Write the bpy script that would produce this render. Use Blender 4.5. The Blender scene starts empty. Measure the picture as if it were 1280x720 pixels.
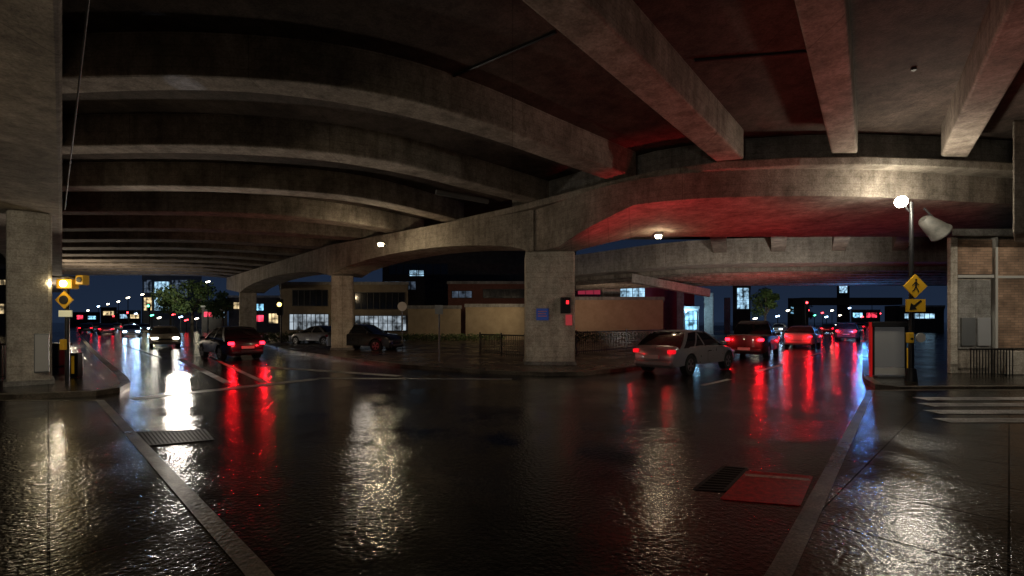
import bpy, bmesh, math, random
from mathutils import Vector, Matrix
random.seed(7)
sc=bpy.context.scene
sc.view_settings.view_transform='Standard'
sc.view_settings.look='None'
sc.view_settings.exposure=0
COL=sc.collection
EYE=1.75; F=600.0; HZ=402.0
def at(u,v,z=0.0):
    d=F*(z-EYE)/(HZ-v)
    return Vector(((u-640)/F*d,d,z))
def atd(u,d,z=0.0): return Vector(((u-640)/F*d,d,z))
def zof(v,d): return EYE+(HZ-v)*d/F
# ------------------------------------------------------------------ materials
MATS={}
def newmat(n):
    m=bpy.data.materials.new(n); m.use_nodes=True
    return m,m.node_tree.nodes,m.node_tree.links,m.node_tree.nodes['Principled BSDF']
def simple(n,col,rough=.5,metal=0,emit=None,es=0,spec=.5,coat=0):
    if n in MATS: return MATS[n]
    m,N,L,p=newmat(n)
    p.inputs['Base Color'].default_value=(*col,1); p.inputs['Roughness'].default_value=rough
    p.inputs['Metallic'].default_value=metal; p.inputs['Specular IOR Level'].default_value=spec
    p.inputs['Coat Weight'].default_value=coat
    if emit: 
        p.inputs['Emission Color'].default_value=(*emit,1); p.inputs['Emission Strength'].default_value=es
    else:
        tc=N.new('ShaderNodeTexCoord'); nz=N.new('ShaderNodeTexNoise'); nz.inputs['Scale'].default_value=6; nz.inputs['Detail'].default_value=6
        mr=N.new('ShaderNodeMapRange'); mr.inputs[3].default_value=max(0,rough-.1); mr.inputs[4].default_value=min(1,rough+.12)
        L.new(tc.outputs['Object'],nz.inputs['Vector']); L.new(nz.outputs['Fac'],mr.inputs[0]); L.new(mr.outputs[0],p.inputs['Roughness'])
    MATS[n]=m; return m
def concrete(n,c1,c2,rough=.85,streak=.5):
    if n in MATS: return MATS[n]
    m,N,L,p=newmat(n)
    geo=N.new('ShaderNodeNewGeometry')
    def noise(sc_,det,ro,vec=None):
        q=N.new('ShaderNodeTexNoise'); q.inputs['Scale'].default_value=sc_; q.inputs['Detail'].default_value=det; q.inputs['Roughness'].default_value=ro
        L.new(vec or geo.outputs['Position'],q.inputs['Vector']); return q
    def ramp(src,p0,c0,p1,c1_):
        q=N.new('ShaderNodeValToRGB'); q.color_ramp.elements[0].position=p0; q.color_ramp.elements[0].color=(*c0,1); q.color_ramp.elements[1].position=p1; q.color_ramp.elements[1].color=(*c1_,1)
        L.new(src,q.inputs[0]); return q
    def mul(a,b,f):
        q=N.new('ShaderNodeMix'); q.data_type='RGBA'; q.blend_type='MULTIPLY'
        if isinstance(f,(int,float)): q.inputs[0].default_value=f
        else: L.new(f,q.inputs[0])
        L.new(a,q.inputs[6])
        if isinstance(b,tuple): q.inputs[7].default_value=b
        else: L.new(b,q.inputs[7])
        return q.outputs[2]
    n1=noise(.8,10,.72)
    mp=N.new('ShaderNodeMapping'); mp.inputs['Scale'].default_value=(2.2,2.2,.3); L.new(geo.outputs['Position'],mp.inputs['Vector'])
    n2=noise(1.2,8,.68,mp.outputs[0]); n3=noise(26,6,.6); n4=noise(4.5,6,.7)
    c=ramp(n1.outputs['Fac'],.34,c1,.66,c2).outputs[0]
    c=mul(c,ramp(n2.outputs['Fac'],.36,(.3,.28,.26),.56,(1,1,1)).outputs[0],streak)
    c=mul(c,ramp(n4.outputs['Fac'],.38,(.6,.58,.55),.55,(1.05,1.05,1.05)).outputs[0],.6)
    c=mul(c,ramp(n3.outputs['Fac'],.35,(.5,.5,.5),.6,(1.1,1.1,1.1)).outputs[0],.6)
    sx=N.new('ShaderNodeSeparateXYZ'); L.new(geo.outputs['Position'],sx.inputs[0])
    def lines(sock,period,wd):
        ml=N.new('ShaderNodeMath'); ml.operation='MULTIPLY'; ml.inputs[1].default_value=1/period; L.new(sock,ml.inputs[0])
        fr=N.new('ShaderNodeMath'); fr.operation='FRACT'; L.new(ml.outputs[0],fr.inputs[0])
        lt=N.new('ShaderNodeMath'); lt.operation='LESS_THAN'; lt.inputs[1].default_value=wd; L.new(fr.outputs[0],lt.inputs[0]); return lt.outputs[0]
    c=mul(c,(.75,.74,.73,1),lines(sx.outputs[2],.2,.07))
    c=mul(c,(.65,.63,.62,1),lines(sx.outputs[0],4.88,.004))
    L.new(c,p.inputs['Base Color'])
    p.inputs['Roughness'].default_value=rough; p.inputs['Specular IOR Level'].default_value=.3
    b=N.new('ShaderNodeBump'); b.inputs['Strength'].default_value=.7; b.inputs['Distance'].default_value=.02
    L.new(n3.outputs['Fac'],b.inputs['Height']); L.new(b.outputs[0],p.inputs['Normal'])
    MATS[n]=m; return m
def wet(n,base,base2,joint=False,rlo=.12,rhi=.5,rot=0.0,bw=.9,bh=.9,spec=.5,bump=.12,mid=.6,agsc=20,mort=.010):
    m,N,L,p=newmat(n)
    geo=N.new('ShaderNodeNewGeometry')
    def noise(sc_,det,ro):
        q=N.new('ShaderNodeTexNoise'); q.inputs['Scale'].default_value=sc_; q.inputs['Detail'].default_value=det; q.inputs['Roughness'].default_value=ro
        L.new(geo.outputs['Position'],q.inputs['Vector']); return q
    big=noise(.6,8,.6); fine=noise(45,5,.7)
    mr=N.new('ShaderNodeMapRange'); mr.inputs[1].default_value=.36; mr.inputs[2].default_value=.64; mr.inputs[3].default_value=rlo; mr.inputs[4].default_value=rhi
    L.new(big.outputs['Fac'],mr.inputs[0]); rough=mr.outputs[0]
    cr=N.new('ShaderNodeValToRGB'); cr.color_ramp.elements[0].position=.42; cr.color_ramp.elements[0].color=(*base,1); cr.color_ramp.elements[1].position=.66; cr.color_ramp.elements[1].color=(*base2,1)
    L.new(fine.outputs['Fac'],cr.inputs[0]); colout=cr.outputs[0]
    b=N.new('ShaderNodeBump'); b.inputs['Distance'].default_value=.005; b.inputs['Strength'].default_value=bump
    L.new(fine.outputs['Fac'],b.inputs['Height'])
    agg=noise(agsc,2,.55)
    ms=N.new('ShaderNodeMapRange'); ms.inputs[1].default_value=.40; ms.inputs[2].default_value=.56; ms.inputs[3].default_value=mid*.35; ms.inputs[4].default_value=mid; L.new(big.outputs['Fac'],ms.inputs[0])
    bm_=N.new('ShaderNodeBump'); bm_.inputs['Distance'].default_value=.02; L.new(ms.outputs[0],bm_.inputs['Strength'])
    L.new(agg.outputs['Fac'],bm_.inputs['Height']); L.new(b.outputs[0],bm_.inputs['Normal'])
    nrm=bm_.outputs[0]
    st=noise(1.3,6,.65)
    sr=N.new('ShaderNodeMapRange'); sr.inputs[1].default_value=.38; sr.inputs[2].default_value=.6; sr.inputs[3].default_value=.35; sr.inputs[4].default_value=1.2; L.new(st.outputs['Fac'],sr.inputs[0])
    mxs=N.new('ShaderNodeMix'); mxs.data_type='RGBA'; mxs.blend_type='MULTIPLY'; mxs.inputs[0].default_value=1; L.new(colout,mxs.inputs[6]); L.new(sr.outputs[0],mxs.inputs[7]); colout=mxs.outputs[2]
    p.inputs['Specular IOR Level'].default_value=spec
    if joint:
        mp=N.new('ShaderNodeMapping'); mp.inputs['Rotation'].default_value=(0,0,rot); L.new(geo.outputs['Position'],mp.inputs['Vector'])
        br=N.new('ShaderNodeTexBrick'); br.inputs['Scale'].default_value=1; br.offset=0.0; br.inputs['Mortar Size'].default_value=mort; br.inputs['Mortar Smooth'].default_value=.3; br.inputs['Brick Width'].default_value=bw; br.inputs['Row Height'].default_value=bh
        br.inputs['Color1'].default_value=(1,1,1,1); br.inputs['Color2'].default_value=(.55,.55,.55,1); br.inputs['Mortar'].default_value=(.08,.08,.08,1)
        L.new(mp.outputs[0],br.inputs['Vector'])
        mx=N.new('ShaderNodeMix'); mx.data_type='RGBA'; mx.blend_type='MULTIPLY'; mx.inputs[0].default_value=1
        L.new(colout,mx.inputs[6]); L.new(br.outputs['Color'],mx.inputs[7]); colout=mx.outputs[2]
        sm=N.new('ShaderNodeMapRange'); sm.inputs[3].default_value=spec; sm.inputs[4].default_value=.03; L.new(br.outputs['Fac'],sm.inputs[0]); L.new(sm.outputs[0],p.inputs['Specular IOR Level'])
        b3=N.new('ShaderNodeBump'); b3.invert=True; b3.inputs['Distance'].default_value=.006; b3.inputs['Strength'].default_value=.3; L.new(br.outputs['Fac'],b3.inputs['Height']); L.new(nrm,b3.inputs['Normal']); nrm=b3.outputs[0]
    L.new(rough,p.inputs['Roughness']); L.new(nrm,p.inputs['Normal'])
    L.new(colout,p.inputs['Base Color'])
    MATS[n]=m; return m
def dull(n,c1,c2,rough,spec,sc_=14,bs=.5):
    m,N,L,p=newmat(n); geo=N.new('ShaderNodeNewGeometry'); q=N.new('ShaderNodeTexNoise'); q.inputs['Scale'].default_value=sc_; q.inputs['Detail'].default_value=8; q.inputs['Roughness'].default_value=.7; L.new(geo.outputs['Position'],q.inputs['Vector'])
    r=N.new('ShaderNodeValToRGB'); r.color_ramp.elements[0].position=.35; r.color_ramp.elements[0].color=(*c1,1); r.color_ramp.elements[1].position=.65; r.color_ramp.elements[1].color=(*c2,1); L.new(q.outputs['Fac'],r.inputs[0]); L.new(r.outputs[0],p.inputs['Base Color'])
    b=N.new('ShaderNodeBump'); b.inputs['Strength'].default_value=bs; b.inputs['Distance'].default_value=.005; L.new(q.outputs['Fac'],b.inputs['Height']); L.new(b.outputs[0],p.inputs['Normal'])
    p.inputs['Roughness'].default_value=rough; p.inputs['Specular IOR Level'].default_value=spec; return m
def brick(n):
    if n in MATS: return MATS[n]
    m,N,L,p=newmat(n)
    tc=N.new('ShaderNodeTexCoord'); mp=N.new('ShaderNodeMapping'); mp.inputs['Rotation'].default_value=(math.radians(90),0,0)
    L.new(tc.outputs['Object'],mp.inputs[0])
    br=N.new('ShaderNodeTexBrick'); br.inputs['Scale'].default_value=1; br.inputs['Brick Width'].default_value=.24; br.inputs['Row Height'].default_value=.08; br.inputs['Mortar Size'].default_value=.006
    br.inputs['Color1'].default_value=(.42,.27,.18,1); br.inputs['Color2'].default_value=(.28,.18,.12,1); br.inputs['Mortar'].default_value=(.16,.14,.11,1)
    nz=N.new('ShaderNodeTexNoise'); nz.inputs['Scale'].default_value=1.6; nz.inputs['Detail'].default_value=8; L.new(tc.outputs['Object'],nz.inputs['Vector'])
    mr=N.new('ShaderNodeMapRange'); mr.inputs[1].default_value=.35; mr.inputs[2].default_value=.62; mr.inputs[3].default_value=.5; mr.inputs[4].default_value=1.1; L.new(nz.outputs['Fac'],mr.inputs[0])
    mx=N.new('ShaderNodeMix'); mx.data_type='RGBA'; mx.blend_type='MULTIPLY'; mx.inputs[0].default_value=1
    L.new(mp.outputs[0],br.inputs['Vector']); L.new(br.outputs['Color'],mx.inputs[6]); L.new(mr.outputs[0],mx.inputs[7]); L.new(mx.outputs[2],p.inputs['Base Color']); p.inputs['Roughness'].default_value=.85
    MATS[n]=m; return m
def litglass(n,col,es):
    if n in MATS: return MATS[n]
    m,N,L,p=newmat(n)
    tc=N.new('ShaderNodeTexCoord'); nz=N.new('ShaderNodeTexNoise'); nz.inputs['Scale'].default_value=1.0; nz.inputs['Detail'].default_value=5
    L.new(tc.outputs['Object'],nz.inputs['Vector'])
    r=N.new('ShaderNodeMapRange'); r.inputs[1].default_value=.38; r.inputs[2].default_value=.65; r.inputs[3].default_value=es*.05; r.inputs[4].default_value=es*1.2
    L.new(nz.outputs['Fac'],r.inputs[0]); L.new(r.outputs[0],p.inputs['Emission Strength'])
    p.inputs['Emission Color'].default_value=(*col,1); p.inputs['Base Color'].default_value=(.02,.02,.02,1); p.inputs['Roughness'].default_value=.1
    MATS[n]=m; return m
CONC=concrete('concrete_brown',(.19,.16,.13),(.43,.375,.315),streak=.5)
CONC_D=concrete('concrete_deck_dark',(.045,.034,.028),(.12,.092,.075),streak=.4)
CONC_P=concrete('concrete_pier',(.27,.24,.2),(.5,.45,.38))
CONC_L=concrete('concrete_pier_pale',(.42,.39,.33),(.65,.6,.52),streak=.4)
CONC_G=concrete('concrete_grey',(.2,.2,.19),(.36,.35,.33),streak=.45)
ASPH=wet('wet_asphalt',(.004,.004,.0042),(.045,.043,.04),rlo=.08,rhi=.16,spec=.45,bump=.12,mid=.5,agsc=20)
PAVE=wet('wet_paving',(.010,.009,.0065),(.06,.051,.035),joint=True,rlo=.10,rhi=.22,rot=math.radians(-44),bw=1.15,bh=1.15,spec=.5,bump=.2,mid=.45,agsc=22)
KERB=wet('wet_kerb_stone',(.09,.078,.058),(.27,.23,.175),rlo=.25,rhi=.45,spec=.3,mid=.3)
PAVEI=wet('wet_island_paving',(.09,.06,.04),(.2,.14,.1),joint=True,rlo=.2,rhi=.4,bw=1.4,bh=1.4,spec=.35,mid=.3)
PAINT=wet('worn_white_paint',(.2,.2,.2),(.8,.8,.78),rlo=.3,rhi=.55,mid=.4)
BLACK=simple('black_metal',(.012,.012,.013),.4,.3)
GREYM=simple('grey_metal',(.22,.23,.23),.45,.6)
YEL=simple('sign_yellow',(.65,.36,.02),.45,emit=(.9,.5,.02),es=.05)
WHITE=simple('white_painted',(.6,.6,.57),.5)
TYRE=simple('tyre_rubber',(.012,.012,.012),.8)
RIM=simple('rim_alloy',(.5,.5,.52),.3,.9)
GLASS=simple('car_glass',(.01,.012,.015),.06,0,spec=.9)
TAIL=simple('tail_lamp_lit',(.4,.01,.01),.3,emit=(1,.008,.02),es=13)
TAILD=simple('tail_lamp_dim',(.4,.01,.01),.3,emit=(1,.008,.02),es=.8)
HEAD=simple('head_lamp_lit',(.8,.8,.8),.2,emit=(1,.93,.8),es=26)
HEADB=simple('head_lamp_cool',(.8,.8,.8),.2,emit=(.45,.7,1),es=45)
HOFF=simple('lamp_lens_unlit',(.35,.35,.36),.15)
TOFF=simple('tail_lens_unlit',(.12,.01,.01),.15)
WARM=simple('lamp_warm_lit',(1,1,1),.4,emit=(1,.82,.5),es=32)
LAMPW=simple('lamp_white_lit',(1,1,1),.4,emit=(1,.93,.75),es=70)
BULB=simple('lamp_amber_lit',(1,1,1),.4,emit=(1,.72,.2),es=5)
PLATE=simple('number_plate',(.4,.4,.38),.4)
TRIM=simple('dark_trim',(.015,.015,.016),.5)
# ------------------------------------------------------------------ object helpers
def link(o,parent=None):
    COL.objects.link(o)
    if parent: o.parent=parent
    return o
def meta(o,label,cat,group=None,kind=None):
    o['label']=label; o['category']=cat
    if group: o['group']=group
    if kind: o['kind']=kind
    return o
def smoothen(me,ang=40):
    for p in me.polygons: p.use_smooth=True
    try: me.set_sharp_from_angle(angle=math.radians(ang))
    except Exception: pass
def meshobj(n,v,f,mat,parent=None,smooth=False,bevel=0,seg=2):
    me=bpy.data.meshes.new(n); me.from_pydata([tuple(p) for p in v],[],f); me.update()
    bm=bmesh.new(); bm.from_mesh(me); bmesh.ops.recalc_face_normals(bm,faces=bm.faces); bm.to_mesh(me); bm.free()
    me.materials.append(mat)
    if smooth: smoothen(me)
    o=bpy.data.objects.new(n,me); link(o,parent)
    if bevel:
        b=o.modifiers.new('bevel','BEVEL'); b.width=bevel; b.segments=seg; b.limit_method='ANGLE'; b.angle_limit=math.radians(35)
    return o
def empty(n,loc,rz=0):
    o=bpy.data.objects.new(n,None); o.empty_display_size=.2; o.location=loc; o.rotation_euler=(0,0,rz); link(o); return o
BOXF=[(0,3,2,1),(4,5,6,7),(0,1,5,4),(1,2,6,5),(2,3,7,6),(3,0,4,7)]
def bv(a,b):
    return [(a[0],a[1],a[2]),(b[0],a[1],a[2]),(b[0],b[1],a[2]),(a[0],b[1],a[2]),(a[0],a[1],b[2]),(b[0],a[1],b[2]),(b[0],b[1],b[2]),(a[0],b[1],b[2])]
def box(n,a,b,mat,parent=None,bevel=0.0,seg=2,smooth=False): return meshobj(n,bv(a,b),BOXF,mat,parent,bevel=bevel,seg=seg,smooth=smooth)
def boxes(n,lst,mat,parent=None,bevel=0.0):
    V=[];Fc=[]
    for a,b in lst:
        k=len(V); V+=bv(a,b); Fc+=[tuple(i+k for i in f) for f in BOXF]
    return meshobj(n,V,Fc,mat,parent,bevel=bevel)
def cylmesh(p0,p1,r0,r1,n=16):
    p0=Vector(p0);p1=Vector(p1);d=(p1-p0).normalized()
    a=d.orthogonal().normalized(); b=d.cross(a); V=[];Fc=[]
    for p,r in((p0,r0),(p1,r1)):
        for i in range(n):
            t=2*math.pi*i/n; V.append(p+a*math.cos(t)*r+b*math.sin(t)*r)
    for i in range(n): Fc.append((i,(i+1)%n,n+(i+1)%n,n+i))
    Fc.append(tuple(range(n))[::-1]); Fc.append(tuple(range(n,2*n)))
    return V,Fc
def cyl(n,p0,p1,r0,r1,mat,parent=None,seg=16):
    V,Fc=cylmesh(p0,p1,r0,r1,seg)
    return meshobj(n,V,Fc,mat,parent,smooth=True)
def cyls(n,lst,mat,parent=None,seg=8):
    V=[];Fc=[]
    for p0,p1,r in lst:
        v,f=cylmesh(p0,p1,r,r,seg); k=len(V); V+=v; Fc+=[tuple(i+k for i in q) for q in f]
    return meshobj(n,V,Fc,mat,parent)
def sheet(n,pts,z,mat,parent=None):
    return meshobj(n,[(p[0],p[1],z) for p in pts],[tuple(range(len(pts)))],mat,parent)
def prism(n,pts,z0,z1,mat,parent=None,bevel=0):
    k=len(pts); V=[(p[0],p[1],z0) for p in pts]+[(p[0],p[1],z1) for p in pts]
    Fc=[tuple(range(k))[::-1],tuple(range(k,2*k))]+[(i,(i+1)%k,k+(i+1)%k,k+i) for i in range(k)]
    return meshobj(n,V,Fc,mat,parent,bevel=bevel)
def loft(n,secs,mat,parent=None,smooth=False,closed=True,bevel=0):
    k=len(secs[0]); V=[p for s in secs for p in s]; Fc=[]
    for i in range(len(secs)-1):
        for j in range(k if closed else k-1):
            Fc.append((i*k+j,i*k+(j+1)%k,(i+1)*k+(j+1)%k,(i+1)*k+j))
    Fc.append(tuple(range(k))[::-1]); Fc.append(tuple(range((len(secs)-1)*k,len(secs)*k)))
    return meshobj(n,V,Fc,mat,parent,smooth,bevel=bevel)
def interp(pts,x):
    if x<=pts[0][0]: 
        (a,b),(c,d)=pts[0],pts[1]; return b+(d-b)*(x-a)/(c-a)
    if x>=pts[-1][0]:
        (a,b),(c,d)=pts[-2],pts[-1]; return b+(d-b)*(x-a)/(c-a)
    for i in range(len(pts)-1):
        if pts[i][0]<=x<=pts[i+1][0]:
            x0,y0=pts[i];x1,y1=pts[i+1]; t=(x-x0)/(x1-x0)
            m0=(y1-pts[i-1][1])/(x1-pts[i-1][0]) if i>0 else (y1-y0)/(x1-x0)
            m1=(pts[i+2][1]-y0)/(pts[i+2][0]-x0) if i+2<len(pts) else (y1-y0)/(x1-x0)
            h=x1-x0
            return (2*t**3-3*t*t+1)*y0+(t**3-2*t*t+t)*h*m0+(-2*t**3+3*t*t)*y1+(t**3-t*t)*h*m1
# ------------------------------------------------------------------ camera + world
cam=bpy.data.cameras.new('camera'); co=bpy.data.objects.new('camera',cam); link(co); sc.camera=co
co.location=(0,0,EYE); co.rotation_euler=(math.pi/2,0,0)
cam.sensor_width=36; cam.lens=36*F/1280; cam.shift_y=(HZ-360)/1280; cam.clip_end=3000; cam.clip_start=.05
w=bpy.data.worlds.new('World'); sc.world=w; w.use_nodes=True
N=w.node_tree.nodes; L=w.node_tree.links; bg=N['Background']
tc=N.new('ShaderNodeTexCoord'); sp=N.new('ShaderNodeSeparateXYZ'); L.new(tc.outputs['Generated'],sp.inputs[0])
cr=N.new('ShaderNodeValToRGB'); cr.color_ramp.elements[0].color=(.012,.021,.043,1); cr.color_ramp.elements[1].position=.3; cr.color_ramp.elements[1].color=(.004,.007,.018,1)
L.new(sp.outputs[2],cr.inputs[0]); L.new(cr.outputs[0],bg.inputs[0]); bg.inputs[1].default_value=1.0
# ------------------------------------------------------------------ ground
g=sheet('ground',[(-700,-200),(700,-200),(700,1200),(-700,1200)],-.004,ASPH); g['kind']='structure'
r=sheet('road',[(-120,-12),(120,-12),(400,420),(-400,420)],0,ASPH); r['kind']='structure'
def slabkerb(n,poly,z,mat,kw=.3):
    k=len(poly); P=[Vector((p[0],p[1])) for p in poly]
    area=sum(P[i].x*P[(i+1)%k].y-P[(i+1)%k].x*P[i].y for i in range(k))
    if area<0: P.reverse()
    inner=[]
    for i in range(k):
        a=(P[i]-P[i-1]).normalized(); b=(P[(i+1)%k]-P[i]).normalized()
        n_=(Vector((-a.y,a.x))+Vector((-b.y,b.x)));
        n_=n_.normalized() if n_.length>1e-4 else Vector((-a.y,a.x))
        inner.append(P[i]+n_*kw)
    V=[(p.x,p.y,-.02) for p in P]+[(p.x,p.y,z) for p in P]+[(p.x,p.y,z) for p in inner]
    Fc=[]
    for i in range(k):
        j=(i+1)%k; Fc.append((i,j,k+j,k+i)); Fc.append((k+i,k+j,2*k+j,2*k+i))
    kb=meshobj('kerb',V,Fc,KERB); kb['kind']='structure'
    o=meshobj(n,[(p.x,p.y,z-.004) for p in inner],[tuple(range(k))],mat); o['kind']='structure'
    return o
slabkerb('pavement',[at(-400,505),at(60,505),at(130,505),at(330,720),(-1.0,2.55),(-.3,2.1),(.35,2.05),(1.1,2.5),at(965,720),at(1085,492),at(1150,491.5),at(1700,491.5),(30,-8),(-30,-8)],.09,PAVE,.14)
slabkerb('pavement',[at(-400,499),at(20,500),at(120,495),at(150,490),at(163,483),at(158,475),at(138,458),at(118,440),at(104,424),at(96,415),at(-200,415)],.12,PAVE,.2)
slabkerb('pavement',[at(1078,430),at(1078,470),at(1082,479),at(1094,486),at(1125,489.5),at(1200,489),at(1700,488),at(1700,420),at(1125,412),at(1100,418)],.12,PAVE,.2)
slabkerb('pavement',[at(215,407),at(250,412),at(300,421),at(330,431),at(360,440),at(420,449),at(500,459),at(600,467),at(680,470),at(730,469.5),at(780,464),at(830,455),at(900,440),at(985,424),at(1020,414),at(1062,407),atd(900,200),atd(350,200)],.12,PAVEI,.25)
def stripe(p,q,wd,n='road_marking',z=.004,mat=None):
    p=Vector(p[:2]);q=Vector(q[:2]);d=(q-p).normalized();s=Vector((-d.y,d.x))*wd/2
    o=sheet(n,[p-s,q-s,q+s,p+s],z,mat or PAINT); o['kind']='structure'; return o
stripe(at(165,499),at(395,474),.4); stripe(at(395,473),at(640,474),.3)
stripe(at(225,449),at(285,479),.22); stripe(at(262,446),at(330,478),.16)
stripe(at(330,459),at(500,470),.4)
stripe(at(877,482),at(912,474),.16); stripe(at(948,464),at(980,455),.16); stripe(at(1005,447),at(1025,441),.16)
stripe(at(150,430),at(200,447),.16)
for k,(a,b) in enumerate([(498.5,1150),(506,1156),(515,1164),(525.5,1176)]):
    stripe(at(b,a,.09),at(1420,a,.09),.42-.02*k,z=.094)
def grate(n,c4,label,cat,mat,bars,barmat,rimmat=None):
    P=[Vector((p[0],p[1],0)) for p in c4]
    root=empty(n,tuple((P[0]+P[1]+P[2]+P[3])/4)); meta(root,label,cat)
    loc=[p-root.location for p in P]
    meshobj('plate',[(p.x,p.y,.001) for p in loc]+[(p.x,p.y,.004) for p in loc],[(3,2,1,0),(4,5,6,7)]+[(i,(i+1)%4,4+(i+1)%4,4+i) for i in range(4)],mat,root)
    def bar(a,b,w_,nm,m_,zt=.008):
        V=[]
        d=(b-a).normalized(); s=Vector((-d.y,d.x,0))*w_/2
        for zz in(.0042,zt):
            for q in(a-s,b-s,b+s,a+s): V.append((q.x,q.y,zz))
        meshobj(nm,V,BOXF,m_,root)
    for i in range(4): bar(loc[i],loc[(i+1)%4],.035,'rim',rimmat or barmat,.0085)
    for i in range(1,bars): 
        t=i/bars; bar(loc[0].lerp(loc[1],t),loc[3].lerp(loc[2],t),.03,'bar',barmat)
    return root,loc,bar
REDP=dull('plate_brake_light_red',(.3,.005,.006),(.8,.02,.022),.4,.2)  # reflected brake light put into the plate's base colour as red
PIT=dull('grate_pit',(.002,.002,.002),(.006,.006,.006),.7,.05)
IRON=dull('wet_iron',(.007,.007,.007),(.016,.016,.016),.5,.15)
PINK=dull('worn_plate_edge',(.35,.16,.13),(.75,.45,.4),.4,.3)
grate('drain_grate',[at(165,541),at(255,537),at(266,550),at(178,558)],'dark iron drain grate set in the wet road','grate',PIT,18,IRON)
grate('drain_grate',[at(868,612),at(905,583),at(934,586),at(906,614)],'dark square iron drain grate in the wet road','grate',PIT,10,IRON)
rt,lc,bar=grate('road_plate',[at(903,624),at(935,590),at(1014,596),at(998,632)],'wet steel cover plate tinted red by brake light with pale band in road','cover plate',REDP,1,PINK,REDP)
bar(lc[1].lerp(lc[0],.14),lc[2].lerp(lc[3],.14),.07,'pale_band',PINK,.0095)
# ------------------------------------------------------------------ overpass
SO=6.25; DK=7.05
def beam(near,far,label='long brown concrete deck beam under the overpass'):
    xs0=near[0][0]; xs1=near[-1][0]; n=28 if xs1-xs0>200 else 12
    secs=[]
    for i in range(n+1):
        x=xs0+(xs1-xs0)*i/n
        a=at(x,interp(near,x),SO); b=at(x,interp(far,x),SO)
        secs.append([(a.x,a.y,SO),(a.x,a.y,DK+.1),(b.x,b.y,DK+.1),(b.x,b.y,SO)])
    o=loft('concrete_beam',secs,CONC,bevel=.05); meta(o,label,'beam','deck beams of the overpass'); return o
beam([(60,97),(200,94),(300,97),(400,105),(500,122),(600,150),(700,187),(795,222)],[(60,119),(200,114),(300,116),(400,126),(500,145),(600,171),(700,205),(795,238)])
beam([(60,183),(200,181),(300,183),(400,190),(500,205),(600,230),(690,254)],[(60,194),(200,192),(300,194),(400,201),(500,217),(600,241),(690,262)])
beam([(60,233),(250,233),(400,241),(480,252),(580,276)],[(60,240),(250,240),(400,248),(480,260),(580,284)])
beam([(60,264),(250,265),(350,269),(450,280),(530,294)],[(60,269),(250,270),(350,275),(450,286),(530,300)])
for a,xr in((285,490),(299,455),(309,430),(317.5,405),(324.5,380),(330,360),(334.5,345),(338.5,335),(342,322)):
    k=(HZ-a)/120
    beam([(60,a),(250,a+1),(xr,a+1+14*k)],[(60,a+4.5*k),(250,a+1+4.5*k),(xr,a+1+18.5*k)])
def rbeam(a0,a1,b0,b1):
    A0,A1,B0,B1=[at(p[0],p[1],SO) for p in(a0,a1,b0,b1)]
    dA=(A0-A1); dB=(B0-B1)
    A0=A1+dA*2.1; B0=B1+dB*2.1
    secs=[[ (a.x,a.y,SO),(a.x,a.y,DK+.1),(b.x,b.y,DK+.1),(b.x,b.y,SO)] for a,b in((A0,B0),(A1,B1))]
    o=loft('concrete_beam',secs,CONC,bevel=.05); meta(o,'straight concrete deck beam lit faintly red from the traffic','beam','deck beams of the overpass')
rbeam((655,5),(895,203),(735,5),(930,199))
rbeam((993,5),(1039,192),(1057,5),(1072,192))
rbeam((1262,5),(1176,196),(1310,30),(1210,197))
rbeam((1500,60),(1330,198),(1560,90),(1365,199))
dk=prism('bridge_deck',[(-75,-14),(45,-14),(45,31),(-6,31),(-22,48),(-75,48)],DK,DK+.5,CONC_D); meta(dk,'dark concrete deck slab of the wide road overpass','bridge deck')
def joint(p,q):  # dark strip drawn where a joint line crosses the slab
    p=at(p[0],p[1],DK-.03);q=at(q[0],q[1],DK-.03)
    o=cyl('deck_joint_strip',p,q,.03,.03,BLACK,seg=6); meta(o,'thin dark joint strip across the deck underside','joint strip','joint strips under the deck')
joint((560,98),(695,40)); joint((868,76),(1012,64))
p=at(1142,88,DK-.05); o=cyl('ceiling_vent',p,p+Vector((0,0,.06)),.05,.05,TRIM); meta(o,'small dark round vent in the deck underside','vent')
secs=[]
for D in(2.5,4.2,12.0,24,47):
    xr=-.937*D; wd=2.6
    secs.append([(xr,D,4.6),(xr,D,DK+.05),(xr-wd,D,DK+.05),(xr-wd,D,4.6)])
gl=loft('bridge_girder',secs,CONC,bevel=.06); meta(gl,'deep brown concrete edge girder resting on a square pier','girder')
c1=Vector((1.45,19.0,0)); c2=Vector((-9.75,28.3,0)); c3=Vector((-24,44.4,0)); ce=Vector((-28,49,0))
secs=[]
def gsec(p,d,zb,hw=1.0):
    s=Vector((-d.y,d.x,0))
    a=p+s*hw; b=p-s*hw
    return [(a.x,a.y,zb),(a.x,a.y,6.15),(b.x,b.y,6.15),(b.x,b.y,zb)]
for A,B in((c1,c2),(c2,c3),(c3,ce)):
    d=(B-A).normalized(); 
    for i in range(14):
        t=i/13; q=A.lerp(B,t)
        zb=4.4+.75*math.sin(math.pi*t)**.6 if B is not ce else 4.4+.6*t
        secs.append(gsec(q,d,zb))
g1=loft('bridge_girder',secs,CONC_P,bevel=.05); meta(g1,'haunched concrete girder arching from pier to pier','girder')
secs=[]
for x,y in((322,343),(420,322),(565,282),(640,266),(700,251),(760,236),(820,223),(900,212),(1000,207),(1080,206),(1180,209),(1270,214),(1400,216)):
    a=at(x,y,6.0); b=a+Vector((a.x,a.y,0)).normalized()*1.2
    secs.append([(a.x,a.y,6.0),(a.x,a.y,6.24),(b.x,b.y,6.24),(b.x,b.y,6.0)])
lg=loft('bearing_ledge',secs,CONC_P,bevel=.03); meta(lg,'narrow projecting concrete bearing ledge catching red light','ledge')
secs=[]
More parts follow.
